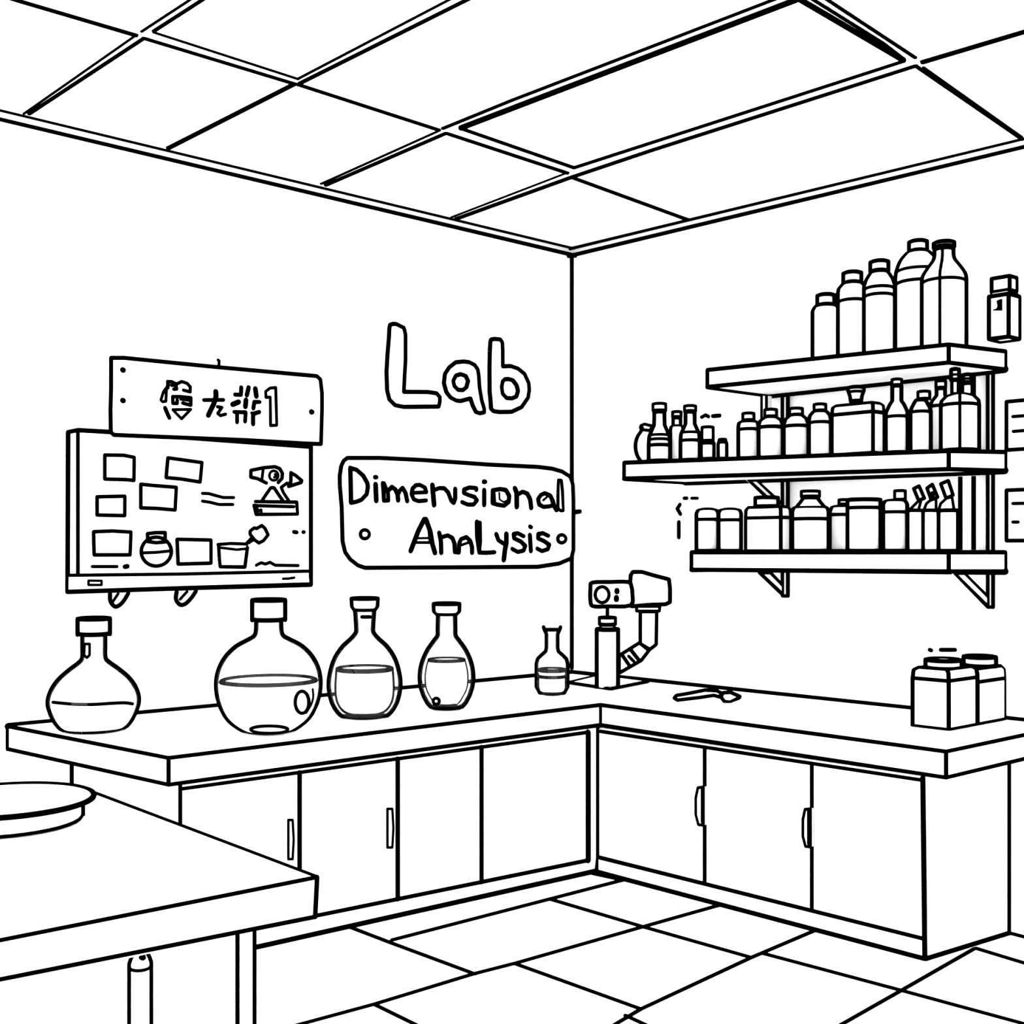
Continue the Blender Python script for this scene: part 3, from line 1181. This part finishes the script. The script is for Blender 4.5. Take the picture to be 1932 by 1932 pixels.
for nu, hw, rows, cp in ((1802, 6, (744, 718), (717, 697)), (1825, 9, (746, 724), (722, 707))):
    p = onplane(nu, 800, c, FW)
    p = Vector((p.x, p.y, 0))
    m = MB()
    turned(m, p, prof_m(p, [(hw, rows[0]), (hw, rows[1])]), 5.5)
    nk = m.build('neck', [PLAS, INK], root)
    m = MB()
    turned(m, p, prof_m(p, [(7.5, cp[0]), (7.5, cp[1])]), 6.5, rings=[((cp[0] + cp[1]) / 2, 4)])
    m.build('cap', [PLAS, INK], nk)

# lowest shelf
GL = 'containers on the lowest shelf'
bottle('round_canister', 'leftmost of two matching round-lidded canisters on the lowest shelf', 'canister', 'low', 1334.5, -.50,
       [(20.5, 969), (18, 964), (8, 961.5)], [(980, 5.5)], group=GL)
bottle('round_canister', 'right one of two matching round-lidded canisters on the lowest shelf', 'canister', 'low', 1377, -.50,
       [(21, 969), (19, 964), (8, 961.5)], [(981, 5.5)], group=GL)
xq = -.44
e, l = onx(1473, 1000, xq), onx(1407, 1000, xq)
r2 = ony(1491, 1000, e.y)
zb = shelves['low'][0](xq, l.y) + .006
square_jar('square_canister', 'square canister with a round lid under the slanted brace on the lowest shelf', 'canister', xq, r2.x, e.y, l.y, zb, (976, 956), (1425, 1468, 939, 951), GL, .012, 6.5, ringw=5.5)
bottle('wide_bottle', 'wide bottle with a short flared neck near the middle of the lowest shelf', 'bottle', 'low', 1529, -.38,
       [(34, 966), (32, 960), (26, 957), (17, 946), (13, 939)], [(958, 5), (979, 6)], [(17, 937), (17, 927)], group=GL, seams=())
bottle('small_bottle', 'small bottle squeezed between the wide bottle and the flat-topped canister', 'bottle', 'low', 1586, -.17,
       [(20, 966), (17, 958), (10, 956)], [971], [(9, 952), (9, 943)], group=GL, wpx=6, capu=1592)
bottle('flat_canister', 'broad flat-topped canister in the middle right of the lowest shelf', 'canister', 'low', 1630, -.42,
       [(31, 958), (31, 943)], [(958, 6)], None, group=GL)
bottle('shoulder_jar', 'jar with a rounded shoulder and off-centre cap, right of the flat-topped canister', 'jar', 'low', 1689, -.36,
       [(22.5, 952), (20, 947), (12, 945)], [(966, 5.5)], [(10, 943), (10, 926)], group=GL, capu=1698)
for i, (u, hw, lab, capq, nk) in enumerate((
        (1727, 14, 'first dropper bottle from the left with a tilted cap, right end of the lowest shelf', [(1724, 922), (1734, 917), (1744, 940), (1733, 944)], [(1716, 962), (1734, 944), (1738, 943), (1733, 962)]),
        (1756, 14, 'middle dropper bottle with a tilted cap, right end of the lowest shelf', [(1749, 921), (1759, 914), (1769, 938), (1757, 943)], [(1743, 962), (1748, 950), (1758, 942), (1766, 940), (1766, 962)]),
        (1789, 18, 'last and tallest dropper bottle with a tilted cap, by the post on the lowest shelf', [(1775, 913), (1789, 907), (1798, 934), (1785, 940)], [(1771, 962), (1775, 950), (1786, 940), (1796, 938), (1800, 962)]))):
    root, c = bottle('dropper_bottle', lab, 'bottle', 'low', u, -.35 - .055 * i, [(hw, 963)], [(963, 5)], None, group=GL, wpx=5.5 + (i == 2))
    dd = depth(c)
    m = MB()
    slab(m, nk, dd - .02, .04, 4.5)
    m.build('neck', [PLAS, INK], root)
    m = MB()
    slab(m, capq, dd - .025, .05, 6)
    if i == 1:
        m.tube([ond(1759, 930, dd - .026), ond(1760, 936, dd - .026)], 6)
    m.build('dropper_cap', [PLAS, INK], root)

# ------------------------------------------------------------------ papers on the right wall
for (lab, u0, v0, v1, lines) in (
        ('paper notice on the right wall level with the middle shelf, cut by the picture edge', 1899, 758, 849, [[(1911, 786), (1950, 783)], [(1912, 814), (1960, 810)]]),
        ('paper notice on the right wall level with the lowest shelf, cut by the picture edge', 1899, 925, 1020, [[(1911, 950), (1960, 949)], [(1911, 985), (1921, 985)]])):
    a = onx(u0, v0, -.008)
    b = onx(u0 + 80, v0, -.008)
    m = MB()
    za, zb = zat(a, v0), zat(a, v1)
    m.prism([a, Vector((a.x, b.y, za)), Vector((a.x, b.y, zb)), Vector((a.x, a.y, zb))], Vector((.006, 0, 0)), 6.5)
    for L in lines:
        m.tube([onx(u, v, -.008) for u, v in L], 5.5)
    o = m.build('paper_notice', [PAPER, INK], origin=a.copy())
    tag(o, lab, 'notice', 'paper notices on the right wall')


# ------------------------------------------------------------------ left wall: letters, signs, noticeboard
def crop(ox, oy, sc):
    return lambda p: (ox + p[0] / sc, oy + p[1] / sc)


def put(pts, k, y):
    return [ony(*k(p), y) for p in pts]


K1 = crop(600, 580, 3.715)
INW = Vector((0, 1, 0))


def letter(ch, label, outer, inner):
    y = -.034
    P = put(cspline(outer, 3) if False else outer, K1, y)
    H = [put(h, K1, y) for h in inner]
    m = MB()
    m.prism(P, INW * .03, 7.4, holes=H)
    o = m.build('wall_letter', [PLAS, INK], origin=sum(P, Vector()) / len(P))
    tag(o, label, 'letter', 'outlined letters on the left wall')


letter('L', 'hollow outlined capital letter L on the left wall', [(505, 122), (528, 115), (550, 117), (600, 142), (612, 190), (612, 370), (606, 470), (600, 592), (770, 593), (830, 602), (852, 628), (852, 660), (845, 695), (600, 697), (540, 685), (500, 645), (484, 580), (480, 450), (487, 330), (497, 210), (500, 145)], [])
letter('a', 'hollow outlined small letter a, in the middle of the word on the left wall',
       [(1020, 379), (1060, 384), (1095, 402), (1118, 435), (1125, 480), (1130, 560), (1145, 650), (1163, 712), (1163, 736), (1135, 742), (1107, 733), (1085, 690), (1068, 638), (1050, 642), (1000, 656), (970, 653), (930, 632), (900, 595), (882, 530), (890, 465), (920, 420), (965, 385)],
       [[(1000, 467), (1035, 480), (1052, 515), (1040, 560), (1015, 580), (980, 578), (953, 550), (946, 515), (965, 478)]])
letter('b', 'hollow outlined small letter b, last in the word on the left wall',
       [(1213, 225), (1240, 221), (1275, 224), (1290, 245), (1293, 300), (1293, 413), (1350, 411), (1400, 428), (1445, 465), (1475, 530), (1479, 580), (1470, 635), (1425, 700), (1355, 732), (1270, 733), (1230, 727), (1213, 710), (1210, 660), (1203, 590), (1202, 420), (1204, 310), (1208, 240)],
       [[(1335, 502), (1365, 510), (1392, 545), (1402, 585), (1390, 625), (1360, 638), (1320, 635), (1292, 605), (1285, 560), (1292, 520), (1310, 503)]])

# text sign
ys = -.03
outl = [(205, 1055), (430, 1055), (740, 1070), (960, 1085), (1200, 1102), (1540, 1118), (1640, 1130), (1710, 1150), (1765, 1185), (1783, 1240), (1787, 1350), (1787, 1700), (1772, 1760), (1690, 1795), (1540, 1818), (900, 1822), (330, 1825), (280, 1808), (225, 1765), (190, 1715), (172, 1640), (166, 1400), (153, 1250), (152, 1180), (163, 1110), (180, 1075)]
P = put(outl, K1, ys)
sign = thing('text_sign', 'rounded sign board reading Dimensional Analysis, reaching the room corner', 'sign', sum(P, Vector()) / len(P))
m = MB()
m.prism(P, INW * .027, 7.2)
m.build('board', [PLAS, INK], sign)


def strokes(m, k, y, lst):
    m.lim.setdefault('ymax', y + .003)
    sc = (k((1, 0))[0] - k((0, 0))[0])
    for it in lst:
        pts, wd = it[0], it[1]
        m.tube(put(pts, k, y), wd * sc, len(it) > 2, n=8, surf=INW)


word1 = [
    ([(225, 1125), (228, 1245), (230, 1368)], 29), ([(225, 1125), (270, 1138), (315, 1178), (345, 1232), (348, 1260), (340, 1310), (305, 1348), (270, 1362), (232, 1370)], 28),
    ([(398, 1190), (408, 1190)], 30), ([(402, 1240), (407, 1355)], 31),
    ([(453, 1232), (458, 1290), (460, 1355), (486, 1354)], 27), ([(462, 1232), (476, 1270), (490, 1302), (492, 1354)], 24),
    ([(487, 1290), (518, 1258), (540, 1275), (556, 1310), (560, 1352)], 29), ([(560, 1310), (572, 1285), (592, 1265), (612, 1300), (624, 1358)], 27),
    ([(658, 1300), (755, 1296)], 24), ([(757, 1294), (748, 1262), (715, 1244), (685, 1246), (660, 1272), (655, 1310), (670, 1345), (705, 1358), (757, 1353)], 27),
    ([(800, 1245), (805, 1310), (812, 1385)], 31), ([(815, 1280), (850, 1266), (885, 1268), (910, 1295), (932, 1355), (950, 1370), (960, 1340), (960, 1272)], 27),
    ([(1108, 1278), (1108, 1266), (1060, 1262), (1022, 1278), (1020, 1300), (1055, 1315), (1095, 1328), (1113, 1352), (1090, 1382), (1050, 1382), (1008, 1364)], 27),
    ([(1160, 1222), (1170, 1222)], 32), ([(1163, 1280), (1163, 1385)], 27),
    ([(1222, 1282), (1280, 1273), (1315, 1280), (1338, 1320), (1335, 1365), (1305, 1390), (1255, 1382), (1222, 1370)], 28, 1), ([(1228, 1300), (1232, 1360)], 26),
    ([(1270, 1300), (1272, 1345), (1300, 1364), (1328, 1352)], 9),
    ([(1378, 1268), (1390, 1300), (1391, 1398)], 30), ([(1398, 1312), (1435, 1292), (1465, 1305), (1485, 1345), (1492, 1405)], 28),
    ([(1590, 1302), (1625, 1318), (1645, 1360), (1650, 1385), (1620, 1395), (1580, 1398), (1548, 1380), (1540, 1345), (1560, 1315)], 27, 1), ([(1638, 1345), (1652, 1390), (1670, 1420)], 29), ([(1578, 1352), (1610, 1325)], 12),
    ([(1683, 1210), (1704, 1213), (1712, 1290), (1718, 1425), (1700, 1425), (1680, 1408), (1680, 1300)], 19, 1),
]
word2 = [
    ([(743, 1485), (700, 1570), (648, 1707)], 31), ([(755, 1485), (785, 1570), (800, 1660), (818, 1720)], 31), ([(688, 1618), (800, 1616)], 12), ([(690, 1648), (800, 1648)], 17),
    ([(780, 1560), (785, 1625)], 26),
    ([(848, 1580), (860, 1640), (862, 1720)], 28), ([(868, 1610), (910, 1598), (940, 1615), (955, 1655), (956, 1715), (985, 1718)], 27), ([(985, 1718), (988, 1655), (1000, 1625), (1040, 1610), (1065, 1635), (1078, 1680), (1078, 1720)], 27), ([(1000, 1668), (1055, 1648)], 16),
    ([(1113, 1503), (1137, 1506), (1139, 1640), (1132, 1715)], 17), ([(1112, 1503), (1113, 1600), (1128, 1718), (1180, 1720), (1236, 1716)], 28),
    ([(1248, 1590), (1262, 1630), (1305, 1658)], 28), ([(1318, 1588), (1318, 1650), (1308, 1700), (1300, 1770)], 30),
    ([(1440, 1603), (1400, 1582), (1370, 1590), (1372, 1618), (1420, 1640), (1450, 1670), (1440, 1705), (1400, 1714), (1360, 1692)], 27),
    ([(1484, 1536), (1492, 1540)], 28), ([(1483, 1595), (1490, 1708)], 26),
    ([(1613, 1600), (1575, 1582), (1542, 1590), (1540, 1618), (1585, 1638), (1618, 1662), (1610, 1695), (1570, 1708), (1535, 1690)], 27)]


def letters(root, k, y, lst, counts, part):
    i = 0
    for n in counts:
        m = MB()
        strokes(m, k, y, lst[i:i + n])
        m.build(part, [PLAS, INK], root)
        i += n
    assert i == len(lst), (i, len(lst))


letters(sign, K1, ys - .002, word1, (2, 2, 4, 2, 2, 1, 2, 3, 2, 3, 1), 'letter')
letters(sign, K1, ys - .002, word2, (5, 4, 0, 2, 2, 1, 2, 1), 'letter')
for (a, b, r) in ((328, 1590, 31), (1708, 1622, 28)):
    m = MB()
    m.prism(put(oval(a, b, r, r), K1, ys - .006), INW * .006, 6)
    m.build('screw', [METAL, INK], sign)
m = MB()
m.tube([onx(1086, 966, -.01), onx(1094, 965, -.01)], 7.5)
m.build('nail', [METAL, INK], sign)

# noticeboard
K2 = crop(100, 650, 3.578)
yb = -.06
P = put([(102, 592), (170, 578), (380, 590), (1740, 690), (1740, 1622), (880, 1645), (98, 1670)], K2, yb)
board = thing('noticeboard', 'wide framed noticeboard on the left wall with notes, sketches and a tray', 'noticeboard', sum(P, Vector()) / len(P))
m = MB()
m.prism(P, INW * .056, 8)
m.build('panel', [PAPER, INK], board)
m = MB()
Q = put([(110, 600), (168, 590), (168, 1552), (110, 1555)], K2, yb - .004)
m.prism(Q, INW * .01)
m.tube([Q[1], Q[2]], 6.5)
m.tube(put([(102, 592), (98, 1670)], K2, yb - .002), 8.5)
m.build('side_frame', [METAL, INK], board)
m = MB()
Q = put([(110, 1558), (850, 1550), (1722, 1530), (1730, 1612), (880, 1635), (108, 1662)], K2, yb - .02)
m.prism(Q, INW * .02)
m.tube(Q[:3], 5.5)
m.tube(put([(98, 1670), (880, 1645), (1740, 1620)], K2, yb - .02), 8)
tray = m.build('tray', [METAL, INK], board)
m = MB()
m.prism(put([(240, 1594), (328, 1595), (328, 1623), (240, 1623)], K2, yb - .026), INW * .006, 3.8)
m.build('label_plate', [PAPER, INK], tray)
m = MB()
m.tube(put([(1552, 1581), (1590, 1580), (1628, 1574)], K2, yb - .02), 4)
m.build('label_plate', [PAPER, INK], tray)
for main, inner in (([(385, 1682), (388, 1735), (420, 1770), (455, 1755), (485, 1720), (508, 1680)], [(440, 1682), (405, 1735)]),
                    ([(835, 1668), (830, 1720), (858, 1757), (895, 1750), (935, 1710), (965, 1665)], [(905, 1668), (858, 1720)])):
    m = MB()
    m.tube(put(spline(main, 3), K2, yb + .03), 7.2)
    m.tube(put(inner, K2, yb + .03), 4.5)
    m.build('hook', [METAL, INK], board)


def sketch(name, lst, label=None):
    m = MB()
    strokes(m, K2, yb - .001, lst)
    tag(m.build(name, [PAPER, INK], board), label)


sketch('flask_sketch', [([(637, 1277), (690, 1270), (757, 1270), (757, 1333), (695, 1338), (640, 1330)], 22, 1),
                        (oval(697, 1398, 102, 98, 24), 22, 1), ([(600, 1407), (700, 1403), (795, 1393)], 18)])
sketch('beaker_sketch', [([(1112, 1350), (1200, 1343), (1310, 1347)], 19), ([(1135, 1372), (1240, 1385), (1312, 1378)], 15), ([(1118, 1358), (1122, 1440), (1128, 1500), (1295, 1502), (1312, 1370)], 21),
                         ([(1300, 1347), (1345, 1298)], 16), ([(1325, 1340), (1355, 1318)], 14), ([(1330, 1280), (1330, 1260), (1358, 1238), (1375, 1242), (1410, 1222), (1430, 1240), (1452, 1285), (1420, 1325), (1390, 1340), (1360, 1318)], 21, 1)])
sketch('microscope_sketch', [([(1440, 935), (1380, 905), (1335, 895), (1335, 850), (1420, 832), (1500, 825), (1530, 838), (1548, 870), (1545, 905), (1520, 932)], 22), ([(1418, 845), (1410, 910)], 17),
                             (oval(1490, 885, 30, 33, 14), 15, 1), ([(1498, 876), (1503, 890), (1492, 897)], 14),
                             ([(1605, 865), (1640, 885), (1678, 918), (1675, 932), (1590, 958), (1605, 925)], 22, 1), ([(1580, 935), (1540, 965), (1555, 1000), (1590, 1052)], 19),
                             ([(1412, 1052), (1440, 1010), (1470, 967), (1492, 967), (1520, 1010), (1550, 1052)], 21), ([(1365, 1060), (1645, 1064), (1650, 1145), (1370, 1147), (1355, 1085), (1380, 1088), (1625, 1095)], 20), ([(1378, 1105), (1385, 1125), (1405, 1115), (1405, 1135)], 15)])
sketch('pen_line', [([(1008, 1005), (1050, 1006), (1100, 1020), (1150, 1033), (1220, 1033)], 19)])
sketch('pen_line', [([(1008, 1057), (1060, 1065), (1120, 1080), (1214, 1080)], 19)])
sketch('pen_line', [([(265, 1499), (432, 1499)], 19)])
sketch('pen_dot', [([(485, 1500), (502, 1497)], 30)])
sketch('pen_line', [([(1372, 1490), (1405, 1473), (1435, 1482), (1465, 1470), (1500, 1490), (1655, 1492)], 19)])
sketch('pen_dot', [([(1625, 1265), (1645, 1268)], 25)])
sketch('pen_dot', [([(1688, 1266), (1694, 1266)], 24)])
for lab, pts in (
        ('nearly square blank note at the upper left of the noticeboard', [(350, 746), (480, 748), (548, 762), (546, 918), (500, 912), (350, 908)]),
        ('tilted blank note at the top centre of the noticeboard', [(776, 765), (1005, 797), (993, 928), (870, 908), (764, 898)]),
        ('larger blank note in the centre of the noticeboard, below the tilted one', [(593, 943), (680, 952), (832, 964), (824, 1117), (700, 1106), (593, 1103)]),
        ('smallest blank note at the left side of the noticeboard, second row', [(298, 1028), (485, 1024), (484, 1155), (298, 1151)]),
        ('wide blank note at the lower left of the noticeboard, beside the flask sketch', [(274, 1264), (400, 1259), (526, 1266), (520, 1420), (278, 1420)]),
        ('blank note between the flask sketch and the beaker sketch on the noticeboard', [(838, 1315), (1066, 1320), (1066, 1476), (845, 1482)])):
    P = put(pts, K2, yb - .012)
    m = MB(ymax=yb - .0045)
    m.prism(P, INW * .007, 6.2)
    o = m.build('paper_note', [PAPER, INK], origin=sum(P, Vector()) / len(P))
    tag(o, lab, 'note', 'notes pinned on the noticeboard')

# plaque in front of the noticeboard
yp = -.085
P = put([(392, 90), (480, 90), (1080, 150), (1780, 213), (1804, 235), (1815, 330), (1815, 440), (1808, 672), (1700, 668), (1300, 645), (860, 628), (410, 610), (390, 590), (388, 440), (392, 300)], K2, yp)
plq = thing('plaque', 'blank-edged plaque with black glyphs and a figure one, above the noticeboard', 'sign', sum(P, Vector()) / len(P))
m = MB()
m.prism(P, INW * .012, 7.2)
m.build('board', [PLAS, INK], plq)
g = [
    ([(770, 285), (745, 320), (728, 375), (740, 387), (762, 383), (766, 300)], 17), ([(756, 428), (785, 495)], 25),
    ([(772, 250), (800, 250), (835, 266), (870, 250), (905, 262), (926, 285), (926, 320), (880, 308)], 20), ([(775, 250), (775, 292)], 22), ([(800, 275), (828, 272), (835, 300), (815, 302)], 22),
    ([(808, 352), (860, 352), (930, 360), (930, 410), (875, 395)], 22), ([(808, 352), (808, 397), (838, 398), (838, 375)], 21), ([(860, 370), (915, 378)], 14),
    ([(808, 440), (930, 438), (868, 502)], 17, 1),
    ([(1098, 318), (1100, 350), (1085, 400), (1048, 478)], 32), ([(1018, 375), (1150, 374)], 24), ([(1110, 420), (1140, 425), (1112, 465), (1130, 480), (1165, 470)], 20),
    ([(1270, 290), (1268, 340), (1228, 338)], 26), ([(1320, 290), (1308, 342)], 28), ([(1365, 298), (1372, 350)], 30),
    ([(1212, 405), (1252, 388)], 34), ([(1302, 375), (1298, 420)], 30), ([(1395, 388), (1358, 388), (1352, 432)], 25),
    ([(1222, 455), (1300, 458), (1296, 520)], 24), ([(1242, 465), (1242, 525)], 24), ([(1392, 455), (1350, 470), (1350, 538)], 26), ([(1340, 462), (1392, 462)], 18),
    ([(1435, 318), (1465, 294), (1503, 291), (1510, 545), (1468, 547), (1466, 355), (1437, 357)], 18, 1)]
letters(plq, K2, yp - .001, g, (9, 3, 10, 1), 'glyph')
for a, b, r in ((472, 172, 36), (472, 378, 36), (1745, 455, 36)):
    m = MB()
    p = put([(a - 2, b), (a + 2, b + 1)], K2, yp)
    m.tube(p, r / 3.578)
    m.build('screw', [METAL, INK], plq)
m = MB()
m.tube(put([(1114, 104), (1121, 110), (1120, 150)], K2, yp + .015), 5)
m.build('nail', [METAL, INK], plq)
